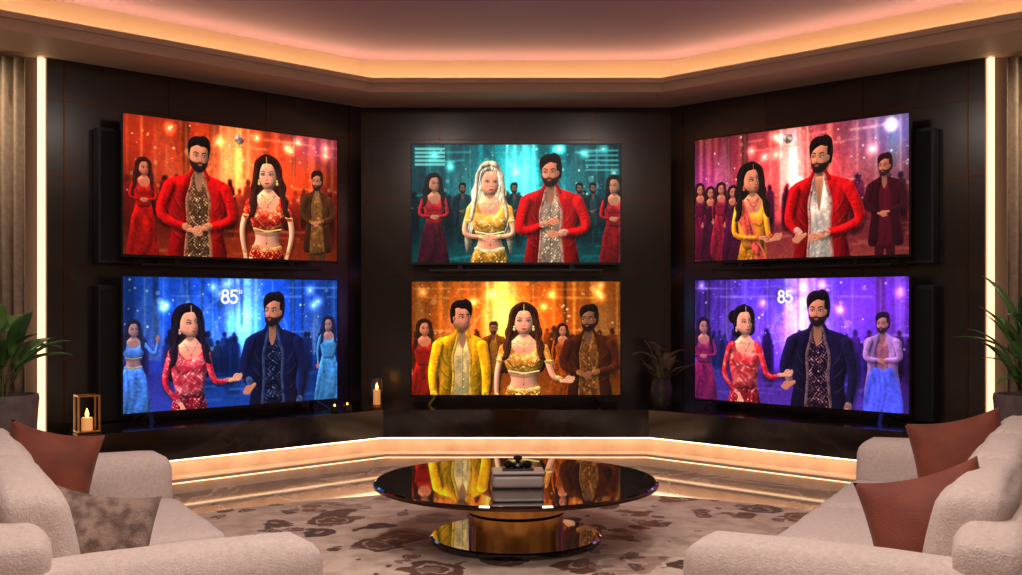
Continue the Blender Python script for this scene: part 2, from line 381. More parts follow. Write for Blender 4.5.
def backdrop(c, top, bot, beam, hot, crowd, seed, center=107, nbeam=20, bokeh=(1, .85, .5), nb=80):
    rng = np.random.RandomState(seed)
    t = (c.Y/UH)[..., None]
    c.a = (np.array(top, np.float32)*(1-t)+np.array(bot, np.float32)*t).astype(np.float32)*1.08
    c.glow(center, 50, 60, beam, .6, 44)
    c.glow(center, 30, 15, hot, .9, 42)
    for i in range(nbeam):
        x = (i+.5)/nbeam*UW+rng.uniform(-3, 3)
        w = rng.uniform(1., 5)
        hgt = rng.uniform(40, 80)
        c.fill([(x-w, 0), (x+w, 0), (x+w*.8, hgt), (x-w*.8, hgt)], dk(beam, rng.uniform(.15, 1.3)), alpha=rng.uniform(.25, .6), smooth=False, k=0, soft=.4)
        if i % 2:
            c.stroke([(x, 2), (x, hgt)], .6, hot, alpha=.6, k=0, soft=.2)
    for x in (center-14, center-6, center+5, center+13):
        c.stroke([(x, 0), (x+rng.uniform(-1, 1), 70)], rng.uniform(1, 3), hot, alpha=.75, k=0, soft=.4)
    for r in (30, 46):
        th = np.linspace(math.pi, 2*math.pi, 24)
        c.stroke([(center+r*math.cos(a), 55+r*.9*math.sin(a)) for a in th], rng.uniform(1.2, 2.6), hot, alpha=.3, k=0, soft=.6)
    for y in (8, 17, 52, 60, 66):
        for j in range(5):
            x = rng.uniform(0, UW)
            c.stroke([(x, y), (x+rng.uniform(15, 45), y+rng.uniform(-1, 1))], rng.uniform(.6, 2.2), mixc(beam, hot, .5), alpha=.55, k=0, soft=.3)
    for i in range(9):
        x = rng.uniform(0, UW)
        c.fill([(x, 0), (x+2, 0), (x+rng.uniform(-35, 35), 75), (x+rng.uniform(-35, 35)+6, 75)], hot, alpha=.12, smooth=False, k=0, soft=.6)
    for i in range(34):
        x = rng.uniform(0, UW); y = rng.uniform(50, 62); s = rng.uniform(2.2, 3.6)
        col = dk(crowd, rng.uniform(.3, 1.4))
        c.fill([(x-s*1.3, y+s*1.6), (x, y+s), (x+s*1.3, y+s*1.6), (x+s*1.6, y+s*7), (x+s*1.2, y+s*14), (x-s*1.2, y+s*14), (x-s*1.6, y+s*7)], col, dk(col, .5), alpha=.8, er=.6, soft=.2)
        c.ell(x, y, s*.75, s, dk(col, .6), alpha=.85, soft=.2)
    c.fill([(0, 88), (UW, 88), (UW, UH+3), (0, UH+3)], dk(bot, .7), dk(beam, .6), alpha=.65, smooth=False, k=0, soft=2)
    for i in range(14):
        y = rng.uniform(90, 120); x = rng.uniform(0, UW)
        c.stroke([(x, y), (x+rng.uniform(10, 40), y)], rng.uniform(.5, 1.8), mixc(beam, hot, .3), alpha=.4, k=0, soft=.5)
    c.a = boxblur(c.a, 4)
    c.a *= (1+.05*c.patch)[..., None]
    for i in range(nb):
        x, y = rng.uniform(0, UW), rng.uniform(2, 72)
        r = rng.choice([.5, .8, 1.2, 2.0, 3.2], p=[.35, .3, .2, .1, .05])
        c.ell(x, y, r, r, mixc(bokeh, (1, 1, 1), rng.uniform(0, .5)), alpha=rng.uniform(.4, 1.) if r < 1.5 else .35, soft=.2)
    for i in range(9):   # stage lamps
        x, y = rng.uniform(6, UW-6), rng.uniform(4, 30)
        c.glow(x, y, 4.5, mixc(bokeh, beam, .3), .75)
        c.ell(x, y, 1.3, 1.3, (1, 1, .95), soft=.2)
    c.a *= (1-.25*np.clip((np.abs(c.X-107)/107)**2.5, 0, 1))[..., None]
    c.rim = mixc(beam, (1, 1, 1), .25)

def disco(c, x, y, r, col):
    c.ell(x, y, r, r, dk(col, .45), k=.6, er=1.2, deco=embroidery(14, (1, .95, .9), .1, .09, .8))
    c.stroke([(x, 0), (x, y-r)], .4, col, k=0)

def text85(c, x, y, z, quote=True):
    W = (1., 1., 1.)
    c.dim(x, y, z*1.6, .45, z*1.1)
    def loop(cx, cy, rx, ry):
        t = np.linspace(0, 2*math.pi, 20)
        c.stroke([(cx+rx*math.cos(a), cy+ry*math.sin(a)) for a in t], z*.19, W, k=0)
    loop(x-z*.5, y-z*.26, z*.22, z*.22); loop(x-z*.5, y+z*.24, z*.27, z*.27)
    c.stroke([(x+z*.45, y-z*.46), (x+z*.02, y-z*.46)], z*.18, W, k=0)
    c.stroke([(x+z*.04, y-z*.46), (x, y-z*.02)], z*.18, W, k=0)
    c.stroke([(x, y-z*.02), (x+z*.25, y-z*.1), (x+z*.46, y+z*.14), (x+z*.36, y+z*.44), (x+z*.1, y+z*.5), (x-z*.06, y+z*.4)], z*.19, W, k=0)
    if quote:
        for o in (.68, .84):
            c.stroke([(x+z*o, y-z*.5), (x+z*o, y-z*.25)], z*.09, W, k=0)

SK = (.78, .50, .36); SKW = (.88, .62, .48); SKD = (.54, .33, .22)
DOWN = lambda: [[(-.70, 1.02), (-.88, 1.9), (-.84, 2.75), 1.6], [(.70, 1.02), (.88, 1.9), (.84, 2.75), 1.55]]
MDOWN = lambda: [[(-.86, 1.1), (-1.04, 2.1), (-1.0, 3.0), 1.6], [(.86, 1.1), (1.04, 2.1), (1.0, 3.0), 1.55]]
FCL = lambda: [[(-.70, 1.02), (-.88, 1.85), (-.2, 2.0), -.1], [(.70, 1.02), (.88, 1.85), (.2, 1.98), 3.2]]

def draw_UL():
    c = Canvas(1)
    backdrop(c, (.56, .13, .06), (.42, .05, .04), (1., .38, .12), (1., .75, .45), (.5, .08, .05), 11, center=104)
    c.glow(192, 8, 34, (.15, .2, .5), .6, 20); c.glow(5, 20, 30, (.9, .3, .1), .25); c.glow(165, 40, 25, (.9, .4, .1), .3)
    disco(c, 108, 11, 4.5, (.9, .5, .4))
    c.tint = ((.6, .10, .05), .22)
    person(c, 18, 45, 13, f=.7, sex='f', skin=SK, top=(.70, .05, .05), mid=False, arms=FCL(), full=True, detail=False, turn=.6)
    c.tint = ((.45, .17, .07), .18)
    person(c, 191, 43, 16, f=-.6, sex='m', skin=SK, top=(.26, .14, .07), inner=(.5, .33, .15), full=True, trim=(.8, .55, .25), turn=-.5)
    c.tint = None
    person(c, 68, 30, 26, f=.3, sex='m', skin=SK, top=(.72, .05, .06), inner=(.34, .20, .13), trim=(.85, .68, .45), wide=1.15, tilt=.03, turn=.25)
    person(c, 138, 41, 27, f=-.25, sex='f', skin=SKW, top=(.76, .07, .08), skirt=(.70, .07, .07), sleeve='short', trim=(.95, .75, .42), hair=(.12, .05, .04), tilt=-.05, lean=-.03, turn=-.3,
           arms=[[(-.70, 1.02), (-.94, 1.85), (-.80, 2.7), 1.4], [(.70, 1.02), (.92, 1.9), (.76, 2.72), 1.7]])
    return c
def draw_UC():
    c = Canvas(2)
    backdrop(c, (.02, .26, .30), (.03, .18, .21), (.08, .64, .64), (.55, 1., .95), (.05, .22, .26), 12, center=112, bokeh=(.6, 1, .9))
    for i in range(5):
        c.fill([(3, 3+i*4), (34, 3+i*4), (34, 5.6+i*4), (3, 5.6+i*4)], (.55, .92, .88), alpha=.7, smooth=False, k=0, soft=.2)
        c.fill([(178, 5+i*5), (212, 5+i*5), (212, 7+i*5), (178, 7+i*5)], (.3, .8, .8), alpha=.6, smooth=False, k=0, soft=.2)
    c.glow(112, 68, 26, (1., .5, .2), .45, 8)
    c.tint = ((.1, .30, .33), .14)
    for x in (172, 186, 52, 105):
        person(c, x, 45, 9, sex='m', skin=SKD, top=(.08, .16, .2), inner=(.1, .25, .25), full=True, detail=False, f=.5)
    person(c, 23, 40, 16, f=.8, sex='f', skin=SK, top=(.74, .08, .12), skirt=(.30, .03, .10), mid=False, arms=FCL(), full=True, detail=False, turn=.6)
    person(c, 208, 42, 16, f=-.8, sex='f', skin=SK, top=(.70, .05, .08), skirt=(.60, .04, .06), mid=False, arms=FCL(), full=True, detail=False, turn=-.6)
    c.tint = None
    person(c, 80, 38, 27, f=.3, sex='f', skin=SKW, hair=(.70, .61, .50), veil=(.66, .60, .50), top=(.90, .64, .16), skirt=(.80, .55, .16), sleeve='short', arms=FCL(), trim=(1., .9, .68), turn=.3, tilt=.03)
    person(c, 143, 28, 27, f=-.4, sex='m', skin=SK, top=(.72, .05, .07), inner=(.62, .51, .42), trim=(.92, .84, .7), wide=1.12, turn=-.3, tilt=-.03,
           arms=[[(-.86, 1.1), (-1.02, 2.1), (-.15, 1.85), -.4], [(.86, 1.1), (1.1, 2.0), (.35, 2.2), 3.3]])
    return c
def draw_UR():
    c = Canvas(3)
    backdrop(c, (.46, .12, .18), (.48, .11, .18), (1., .42, .32), (1., .8, .72), (.38, .07, .22), 13, center=108, bokeh=(1, .8, .6))
    c.glow(203, 12, 38, (.1, .4, .65), .8, 30); c.glow(10, 45, 28, (.3, .1, .5), .6)
    disco(c, 101, 9, 5, (.9, .6, .6))
    c.tint = ((.5, .10, .2), .22)
    for x, t_, yy in ((6, (.4, .05, .2), 50), (18, (.2, .05, .15), 54), (30, (.6, .1, .2), 51), (43, (.25, .05, .2), 55)):
        person(c, x, yy, 10, f=.5 if x % 4 else -.5, sex='f', skin=SK, top=t_, mid=False, arms=DOWN(), full=True, detail=False)
    person(c, 193, 43, 16, f=-.8, sex='m', skin=SK, top=(.14, .03, .06), inner=(.3, .05, .09), full=True, detail=False, turn=-.6)
    c.tint = None
    person(c, 64, 45, 25, f=1., sex='f', skin=SK, top=(.90, .60, .12), skirt=(.85, .53, .1), mid=False, sleeve='long', trim=(.85, .35, .3), lean=.02, tilt=-.06, turn=.8, dupatta=(.82, .3, .25),
           arms=[[(-.66, 1.02), (-.75, 1.95), (.35, 2.1), .0], [(.60, 1.05), (.7, 1.95), (.9, 2.1), -.3]])
    person(c, 133, 29, 27, f=-.8, sex='m', skin=SK, top=(.72, .05, .08), inner=(.84, .76, .70), trim=(.95, .84, .74), emb=.8, wide=1.12, open_shirt=True, tilt=.04, turn=-.5,
           arms=[[(-.86, 1.1), (-1.05, 2.0), (-.75, 2.45), 2.6], [(.86, 1.1), (1.15, 2.1), (.1, 2.5), 3.2]])
    return c
def draw_LL():
    c = Canvas(4)
    backdrop(c, (.06, .25, .64), (.07, .17, .50), (.12, .45, 1.), (.75, .9, 1.), (.05, .14, .40), 14, center=112, bokeh=(.8, .9, 1))
    c.glow(20, 110, 40, (.4, .1, .5), .35)
    c.tint = ((.12, .3, .75), .26)
    person(c, 9, 47, 13, f=.5, sex='f', skin=SK, top=(.35, .6, .9), mid=True, full=True, detail=False,
           arms=[[(-.72, 1.02), (-.9, 1.9), (-.8, 2.6), 1.6], [(.72, 1.02), (1.3, 1.6), (1.5, .9), -1.4]])
    person(c, 204, 45, 13, f=-.6, sex='f', skin=SK, top=(.3, .65, .8), mid=False, full=True, detail=False, arms=DOWN())
    c.tint = ((.12, .2, .7), .06)
    text85(c, 100, 17, 12)
    person(c, 143, 31, 27, f=-.95, sex='m', skin=SK, top=(.06, .08, .22), inner=(.035, .045, .11), trim=(.34, .42, .62), wide=1.12, tilt=.04, turn=-.7,
           arms=[[(-.86, 1.1), (-1.1, 1.9), (-.95, 2.45), 2.4], [(.86, 1.1), (1.04, 2.1), (1.0, 3.2), 1.6]])
    person(c, 60, 42, 26, f=1., sex='f', skin=SKW, top=(.78, .12, .20), skirt=(.72, .1, .18), mid=False, sleeve='long', trim=(1, .7, .66), hair=(.06, .04, .06), tilt=-.06, turn=.7,
           arms=[[(-.66, 1.02), (-.85, 1.95), (-.35, 2.7), 1.2], [(.66, 1.05), (1.0, 1.95), (1.7, 1.95), -.25]])
    return c
def draw_LC():
    c = Canvas(5)
    backdrop(c, (.60, .27, .05), (.50, .17, .03), (1., .56, .12), (1., .85, .5), (.42, .15, .04), 15, center=92, bokeh=(1, .85, .45), nb=110)
    c.tint = ((.6, .24, .06), .2)
    person(c, 84, 50, 11, f=-.3, sex='m', skin=SKD, top=(.45, .22, .07), inner=(.6, .4, .1), full=True, detail=False)
    person(c, 155, 52, 11, f=.3, sex='f', skin=SK, top=(.7, .3, .06), mid=False, arms=DOWN(), full=True, detail=False)
    person(c, 13, 50, 15, f=.5, sex='f', skin=SK, top=(.62, .06, .05), mid=False, arms=DOWN(), full=True, detail=False)
    c.tint = ((.45, .18, .05), .08)
    person(c, 182, 40, 23, f=-.6, sex='m', skin=SKD, top=(.26, .10, .05), inner=(.40, .22, .09), trim=(.8, .52, .24), wide=1.1, turn=-.5)
    c.tint = None
    person(c, 51, 38, 27, f=1., sex='m', skin=SK, top=(.90, .63, .07), inner=(.85, .73, .48), trim=(.98, .80, .3), emb=1.2, beard=False, arms=MDOWN(), wide=1.02, turn=.8)
    person(c, 115, 42, 28, f=0.05, sex='f', skin=SKW, top=(.82, .50, .12), skirt=(.78, .45, .1), sleeve='short', hair=(.15, .07, .04), trim=(1, .88, .56),
           arms=[[(-.70, 1.02), (-.9, 1.9), (-.92, 2.8), 1.7], [(.70, 1.02), (.98, 1.95), (1.3, 2.1), -.1]])
    return c
def draw_LR():
    c = Canvas(6)
    backdrop(c, (.32, .16, .68), (.32, .11, .56), (.50, .34, 1.), (.85, .75, 1.), (.18, .07, .38), 16, center=114, bokeh=(.9, .7, 1))
    c.glow(190, 20, 40, (.5, .1, .5), .4); c.glow(5, 80, 30, (0, .3, .5), .5); c.glow(150, 90, 30, (.1, .2, .8), .3)
    text85(c, 100, 17, 11, False)
    c.tint = ((.35, .15, .65), .25)
    person(c, 10, 47, 14, f=.5, sex='f', skin=SK, top=(.6, .1, .25), mid=False, full=True, detail=False, arms=FCL())
    person(c, 191, 42, 15.5, f=-.6, sex='m', skin=SK, top=(.72, .52, .7), inner=(.7, .4, .4), full=True, detail=False, arms=FCL())
    c.fill([(180, 85), (191, 83), (202, 85), (208, 125), (175, 125)], (.3, .4, .9), fold=.2)
    c.tint = ((.25, .1, .6), .06)
    person(c, 131, 30, 27, f=-.4, sex='m', skin=SK, top=(.09, .07, .18), inner=(.1, .05, .12), trim=(.75, .52, .48), wide=1.12, turn=-.35,
           arms=[[(-.86, 1.1), (-1.12, 1.9), (-1.05, 2.35), 2.6], [(.86, 1.1), (1.04, 2.1), (.98, 3.2), 1.6]])
    person(c, 56, 42, 25, f=.9, sex='f', skin=SKW, bun=True, top=(.80, .12, .16), skirt=(.75, .1, .15), mid=False, sleeve='long', trim=(1, .75, .66), tilt=-.05, turn=.6,
           arms=[[(-.66, 1.02), (-.85, 1.95), (-.3, 2.7), 1.2], [(.66, 1.05), (1.05, 1.95), (1.7, 1.9), -.2]])
    return c

def finish(c):
    c.a = np.clip(c.a, 0, 1.3)
    c.bloom(.66, 2.2, .6)
    a = np.clip(c.a, 0, 1)
    return a*(.92+.08*a)*1.03

def make_image(name, arr):
    arr = np.clip(arr, 0, 1)
    h, w, _ = arr.shape
    im = bpy.data.images.new(name, w, h)
    buf = np.ones((h, w, 4), np.float32)
    buf[..., :3] = arr[::-1]
    im.pixels.foreach_set(buf.ravel())
    im.update()
    im.pack()
    return im

# ------------------------------------------------------------------ materials
def lin(c):
    return tuple(v/12.92 if v <= .04045 else ((v+.055)/1.055)**2.4 for v in c)
def mat(name, col, rough=.5, metal=0., emis=None, es=0., coat=0., noise=None, bump=None, sheen=0., trans=0., spec=.5):
    m = bpy.data.materials.new(name); m.use_nodes = True
    nt = m.node_tree; b = nt.nodes['Principled BSDF']
    b.inputs['Base Color'].default_value = lin(col)+(1,)
    b.inputs['Roughness'].default_value = rough
    b.inputs['Metallic'].default_value = metal
    b.inputs['Coat Weight'].default_value = coat
    b.inputs['Sheen Weight'].default_value = sheen
    b.inputs['Transmission Weight'].default_value = trans
    b.inputs['Specular IOR Level'].default_value = spec
    if emis:
        b.inputs['Emission Color'].default_value = lin(emis)+(1,)
        b.inputs['Emission Strength'].default_value = es
    tc = nt.nodes.new('ShaderNodeTexCoord')
    if noise:
        col2, scale, det, lo, hi = noise
        n = nt.nodes.new('ShaderNodeTexNoise'); n.inputs['Scale'].default_value = scale; n.inputs['Detail'].default_value = det
        r = nt.nodes.new('ShaderNodeValToRGB')
        r.color_ramp.elements[0].position = lo; r.color_ramp.elements[0].color = lin(col)+(1,)
        r.color_ramp.elements[1].position = hi; r.color_ramp.elements[1].color = lin(col2)+(1,)
        nt.links.new(tc.outputs['Object'], n.inputs['Vector']); nt.links.new(n.outputs['Fac'], r.inputs['Fac'])
        nt.links.new(r.outputs['Color'], b.inputs['Base Color'])
    if bump:
        scale, st = bump
        n = nt.nodes.new('ShaderNodeTexNoise'); n.inputs['Scale'].default_value = scale; n.inputs['Detail'].default_value = 3
        bp = nt.nodes.new('ShaderNodeBump'); bp.inputs['Strength'].default_value = st; bp.inputs['Distance'].default_value = .01
        nt.links.new(tc.outputs['Object'], n.inputs['Vector']); nt.links.new(n.outputs['Fac'], bp.inputs['Height'])
        nt.links.new(bp.outputs['Normal'], b.inputs['Normal'])
    return m

def marble(name, base, vein, rough, scale=1.2, tile=None, veinw=.035, spec=.5):
    m = mat(name, base, rough, spec=spec)
    nt = m.node_tree; b = nt.nodes['Principled BSDF']; L = nt.links.new
    tc = nt.nodes.new('ShaderNodeTexCoord')
    n = nt.nodes.new('ShaderNodeTexNoise'); n.inputs['Scale'].default_value = scale; n.inputs['Detail'].default_value = 8; n.inputs['Distortion'].default_value = 1.2
    L(tc.outputs['Object'], n.inputs['Vector'])
    s = nt.nodes.new('ShaderNodeMath'); s.operation = 'SUBTRACT'; s.inputs[1].default_value = .5; L(n.outputs['Fac'], s.inputs[0])
    a = nt.nodes.new('ShaderNodeMath'); a.operation = 'ABSOLUTE'; L(s.outputs[0], a.inputs[0])
    r = nt.nodes.new('ShaderNodeValToRGB')
    r.color_ramp.elements[0].position = 0; r.color_ramp.elements[0].color = lin(vein)+(1,)
    r.color_ramp.elements[1].position = veinw; r.color_ramp.elements[1].color = lin(base)+(1,)
    e = r.color_ramp.elements.new(.3); e.color = lin(tuple(v*.75 for v in base))+(1,)
    L(a.outputs[0], r.inputs['Fac'])
    out = r.outputs['Color']
    if tile:
        br = nt.nodes.new('ShaderNodeTexBrick')
        br.offset = 0.0
        br.inputs['Scale'].default_value = 1.0
        br.inputs['Mortar Size'].default_value = .006
        br.inputs['Brick Width'].default_value = tile; br.inputs['Row Height'].default_value = tile
        br.inputs['Color1'].default_value = (1, 1, 1, 1); br.inputs['Color2'].default_value = (.8, .8, .8, 1)
        br.inputs['Mortar'].default_value = (.3, .25, .25, 1)
        L(tc.outputs['Object'], br.inputs['Vector'])
        mx = nt.nodes.new('ShaderNodeMix'); mx.data_type = 'RGBA'; mx.blend_type = 'MULTIPLY'; mx.inputs[0].default_value = 1
        L(out, mx.inputs[6]); L(br.outputs['Color'], mx.inputs[7]); out = mx.outputs[2]
    L(out, b.inputs['Base Color'])
    return m

M = {}
M['floor'] = marble('floor_marble', (.44, .41, .44), (.72, .67, .67), .07, 1.1, 1.2)
M['wall'] = marble('black_marble_wall', (.10, .078, .068), (.17, .13, .105), .21, .7, veinw=.03, spec=.85)
M['bench'] = marble('black_marble_bench', (.10, .08, .072), (.20, .155, .13), .10, 1.6, spec=.8)
M['cream'] = mat('cream_stone', (.86, .76, .68), .4, noise=((.78, .67, .58), 6, 4, .35, .7))
M['ceil'] = mat('ceiling_paint', (.68, .57, .67), .7, bump=(40, .05))
M['soffit'] = mat('soffit_paint', (.78, .69, .60), .6, bump=(40, .05))
M['plaster'] = mat('plaster', (.60, .51, .45), .7, bump=(30, .1))
M['led'] = mat('led_warm', (1, .8, .55), .5, emis=(1., .82, .60), es=17)
M['led2'] = mat('led_step', (1, .8, .55), .5, emis=(1., .83, .65), es=7)
M['led2b'] = mat('led_step_low', (1, .8, .55), .5, emis=(1., .82, .62), es=2.5)
M['led3'] = mat('led_vertical', (1, .8, .55), .5, emis=(1., .84, .66), es=1.7)
M['black'] = mat('black_plastic', (.03, .03, .032), .3)
M['shadowbox'] = mat('shadow_panel_black', (.02, .018, .018), .45)  # near-black boxes that stand in for TV shadow on the wall
M['shadowface'] = mat('shadow_panel_face', (.02, .018, .018), .8, bump=(300, .3))  # front sheet of the same shadow boxes
M['brass'] = mat('brass', (.83, .62, .33), .2, 1., noise=((.7, .5, .26), 3, 3, .3, .8))
M['glassblack'] = mat('black_glass', (.02, .02, .022), .015, coat=1., spec=1.)
M['bronze'] = mat('bronze_trim', (.40, .30, .22), .25, 1., noise=((.3, .22, .16), 5, 3, .3, .8))
M['sofa'] = mat('cream_boucle', (.82, .76, .73), .9, noise=((.75, .685, .65), 60, 5, .3, .75), bump=(160, .5), sheen=.12)
M['leg'] = mat('dark_wood_leg', (.14, .09, .07), .4)
M['rust'] = mat('rust_velvet', (.48, .21, .11), .7, noise=((.36, .14, .07), 9, 5, .3, .75), bump=(220, .35), sheen=.06)
M['taupe'] = mat('taupe_weave', (.56, .47, .42), .9, noise=((.36, .28, .25), 22, 6, .4, .62), bump=(150, .6), sheen=.1)
M['planter'] = mat('grey_planter', (.46, .41, .40), .55, noise=((.37, .33, .33), 12, 5, .35, .7), bump=(60, .3))
M['soil'] = mat('soil', (.10, .07, .05), .95, bump=(80, 1.))
M['leaf'] = mat('leaf_green', (.34, .52, .26), .35, noise=((.18, .34, .14), 5, 3, .35, .7))
M['leafdark'] = mat('dried_leaf', (.36, .33, .25), .6, noise=((.48, .40, .3), 8, 3, .35, .7))
M['stem'] = mat('stem', (.34, .34, .18), .6)
M['darkvase'] = mat('dark_ceramic', (.20, .17, .16), .25, bump=(20, .1))
M['wax'] = mat('candle_wax', (.95, .85, .68), .5, emis=(1, .6, .25), es=.5)
M['flame'] = mat('flame', (1, .8, .4), .5, emis=(1, .66, .25), es=14)
M['glass'] = mat('clear_glass', (1, 1, 1), .02, trans=1.)
M['boxcream'] = mat('ivory_lacquer', (.70, .65, .62), .3, noise=((.64, .59, .56), 8, 3, .3, .7))
M['curtain'] = mat('curtain_fabric', (.68, .60, .51), .85, noise=((.58, .51, .43), 30, 4, .3, .7), bump=(250, .3), sheen=.1)

def rug_mat():
    m = mat('rug_floral', (.7, .6, .55), .95, sheen=.1)
    nt = m.node_tree; b = nt.nodes['Principled BSDF']; L = nt.links.new
    def node(t, **kw):
        n = nt.nodes.new(t)
        for k_, v_ in kw.items():
            n.inputs[k_].default_value = v_
        return n
    def ramp(src, stops, interp='LINEAR'):
        r = nt.nodes.new('ShaderNodeValToRGB'); r.color_ramp.interpolation = interp
        els = r.color_ramp.elements
        els[0].position = stops[0][0]; els[0].color = lin(stops[0][1])+(1,)
        els[1].position = stops[1][0]; els[1].color = lin(stops[1][1])+(1,)
        for p, cc in stops[2:]:
            e = els.new(p); e.color = lin(cc)+(1,)
        L(src, r.inputs['Fac']); return r.outputs['Color']
    tc = node('ShaderNodeTexCoord')
    nz = node('ShaderNodeTexNoise', Scale=5.5, Detail=3.)
    L(tc.outputs['Object'], nz.inputs['Vector'])
    mixv = nt.nodes.new('ShaderNodeMix'); mixv.data_type = 'VECTOR'; mixv.inputs[0].default_value = .20
    L(tc.outputs['Object'], mixv.inputs[4]); L(nz.outputs['Color'], mixv.inputs[5])
    prev = None
    G = (.90, .82, .75)
    layers = [(2.2, .40, [(0, (.74, .62, .56)), (.3, G), (.5, (.66, .56, .56)), (.72, G)]),
              (3.6, .42, [(0, (.42, .24, .15)), (.26, G), (.46, (.56, .33, .21)), (.66, G), (.82, (.34, .21, .16))]),
              (8.5, .38, [(0, (.50, .31, .22)), (.16, G), (.76, (.58, .46, .43)), (.90, (.38, .24, .17))])]
    for sc, rad, cols in layers:
        v = node('ShaderNodeTexVoronoi', Scale=sc)
        L(mixv.outputs[1], v.inputs['Vector'])
        sep = nt.nodes.new('ShaderNodeSeparateColor'); L(v.outputs['Color'], sep.inputs[0])
        cell = ramp(sep.outputs[0], cols, 'CONSTANT')
        msk = ramp(v.outputs['Distance'], [(.0, (.5, .5, .5)), (.09, (1, 1, 1)), (.20, (1, 1, 1)), (.235, (.3, .3, .3)), (.27, (1, 1, 1)), (rad, (1, 1, 1)), (rad+.03, (0, 0, 0))])
        mx = nt.nodes.new('ShaderNodeMix'); mx.data_type = 'RGBA'
        g = nt.nodes.new('ShaderNodeMath'); g.operation = 'MULTIPLY'
        sep2 = nt.nodes.new('ShaderNodeSeparateColor'); L(cell, sep2.inputs[0])
        lt = nt.nodes.new('ShaderNodeMath'); lt.operation = 'LESS_THAN'; lt.inputs[1].default_value = lin((.85,)*3)[0]
        L(sep2.outputs[0], lt.inputs[0]); L(lt.outputs[0], g.inputs[0]); L(msk, g.inputs[1])
        L(g.outputs[0], mx.inputs[0])
        if prev is None:
            mx.inputs[6].default_value = lin(G)+(1,)
        else:
            L(prev, mx.inputs[6])
        L(cell, mx.inputs[7])
        prev = mx.outputs[2]
    n2 = node('ShaderNodeTexNoise', Scale=7., Detail=6.)
    L(tc.outputs['Object'], n2.inputs['Vector'])
    mott = ramp(n2.outputs['Fac'], [(.38, (.82, .77, .76)), (.58, (1, 1, 1))])
    m2 = nt.nodes.new('ShaderNodeMix'); m2.data_type = 'RGBA'; m2.blend_type = 'MULTIPLY'; m2.inputs[0].default_value = .7
    L(prev, m2.inputs[6]); L(mott, m2.inputs[7])
    L(m2.outputs[2], b.inputs['Base Color'])
    n3 = node('ShaderNodeTexNoise', Scale=120.)
    bp = nt.nodes.new('ShaderNodeBump'); bp.inputs['Strength'].default_value = .4; bp.inputs['Distance'].default_value = .01
    L(tc.outputs['Object'], n3.inputs['Vector']); L(n3.outputs['Fac'], bp.inputs['Height']); L(bp.outputs['Normal'], b.inputs['Normal'])
    return m
M['rug'] = rug_mat()

# ------------------------------------------------------------------ mesh helpers
def obj(name, verts, faces, m=None, parent=None, smooth=False, loc=None):
    me = bpy.data.meshes.new(name)
    me.from_pydata([tuple(v) for v in verts], [], faces)
    me.update()
    bm = bmesh.new(); bm.from_mesh(me); bmesh.ops.recalc_face_normals(bm, faces=bm.faces); bm.to_mesh(me); bm.free()
    o = bpy.data.objects.new(name, me)
    bpy.context.collection.objects.link(o)
    if m:
        me.materials.append(m)
    if smooth:
        for p in me.polygons:
            p.use_smooth = True
    if parent:
        o.parent = parent
    if loc:
        o.location = loc
    return o
def empty(name, loc=(0, 0, 0), rz=0.):
    e = bpy.data.objects.new(name, None)
    e.empty_display_size = .1
    bpy.context.collection.objects.link(e)
    e.location = loc; e.rotation_euler = (0, 0, rz)
    return e
def bevel(o, w, seg=3):
    b = o.modifiers.new('bevel', 'BEVEL'); b.width = w; b.segments = seg; b.limit_method = 'ANGLE'
    for p in o.data.polygons:
        p.use_smooth = True
    wn = o.modifiers.new('wn', 'WEIGHTED_NORMAL'); wn.keep_sharp = True
def box(name, x0, x1, y0, y1, z0, z1, m, parent=None, bev=0., seg=3):
    v = [(x, y, z) for x in (x0, x1) for y in (y0, y1) for z in (z0, z1)]
    f = [(0, 1, 3, 2), (4, 6, 7, 5), (0, 4, 5, 1), (2, 3, 7, 6), (0, 2, 6, 4), (1, 5, 7, 3)]
    o = obj(name, v, f, m, parent)
    if bev:
        bevel(o, bev, seg)
    return o
def prism(name, poly, z0, z1, m, parent=None, bev=0.):
    n = len(poly)
    v = [(x, y, z0) for x, y in poly]+[(x, y, z1) for x, y in poly]
    f = [tuple(range(n))[::-1], tuple(range(n, 2*n))]+[(i, (i+1) % n, n+(i+1) % n, n+i) for i in range(n)]
    o = obj(name, v, f, m, parent)
    if bev:
        bevel(o, bev)
    return o
def ring(name, outer, inner, z0, z1, m, closed=False, parent=None):
    n = len(outer)
    v = []
    for a, b in zip(outer, inner):
        v += [(a[0], a[1], z0), (a[0], a[1], z1), (b[0], b[1], z0), (b[0], b[1], z1)]
    f = []
    for i in range(n if closed else n-1):
        j = (i+1) % n
        A, B = 4*i, 4*j
        f += [(A, B, B+1, A+1), (A+2, A+3, B+3, B+2), (A, A+2, B+2, B), (A+1, B+1, B+3, A+3)]
    if not closed:
        f += [(0, 1, 3, 2), (4*n-4, 4*n-2, 4*n-1, 4*n-3)]
    return obj(name, v, f, m, parent)
def lathe(name, prof, m, parent=None, loc=None, seg=64):
    v, f = [], []
    n = len(prof)
    for i in range(seg):
        a = 2*math.pi*i/seg
        v += [(r*math.cos(a), r*math.sin(a), z) for r, z in prof]
    for i in range(seg):
        j = (i+1) % seg
        for k in range(n-1):
            f.append((i*n+k, j*n+k, j*n+k+1, i*n+k+1))
    f.append(tuple(i*n for i in range(seg))[::-1])
    f.append(tuple(i*n+n-1 for i in range(seg)))
    o = obj(name, v, f, m, parent, True, loc)
    es = o.modifiers.new('es', 'EDGE_SPLIT'); es.split_angle = math.radians(35)
    return o
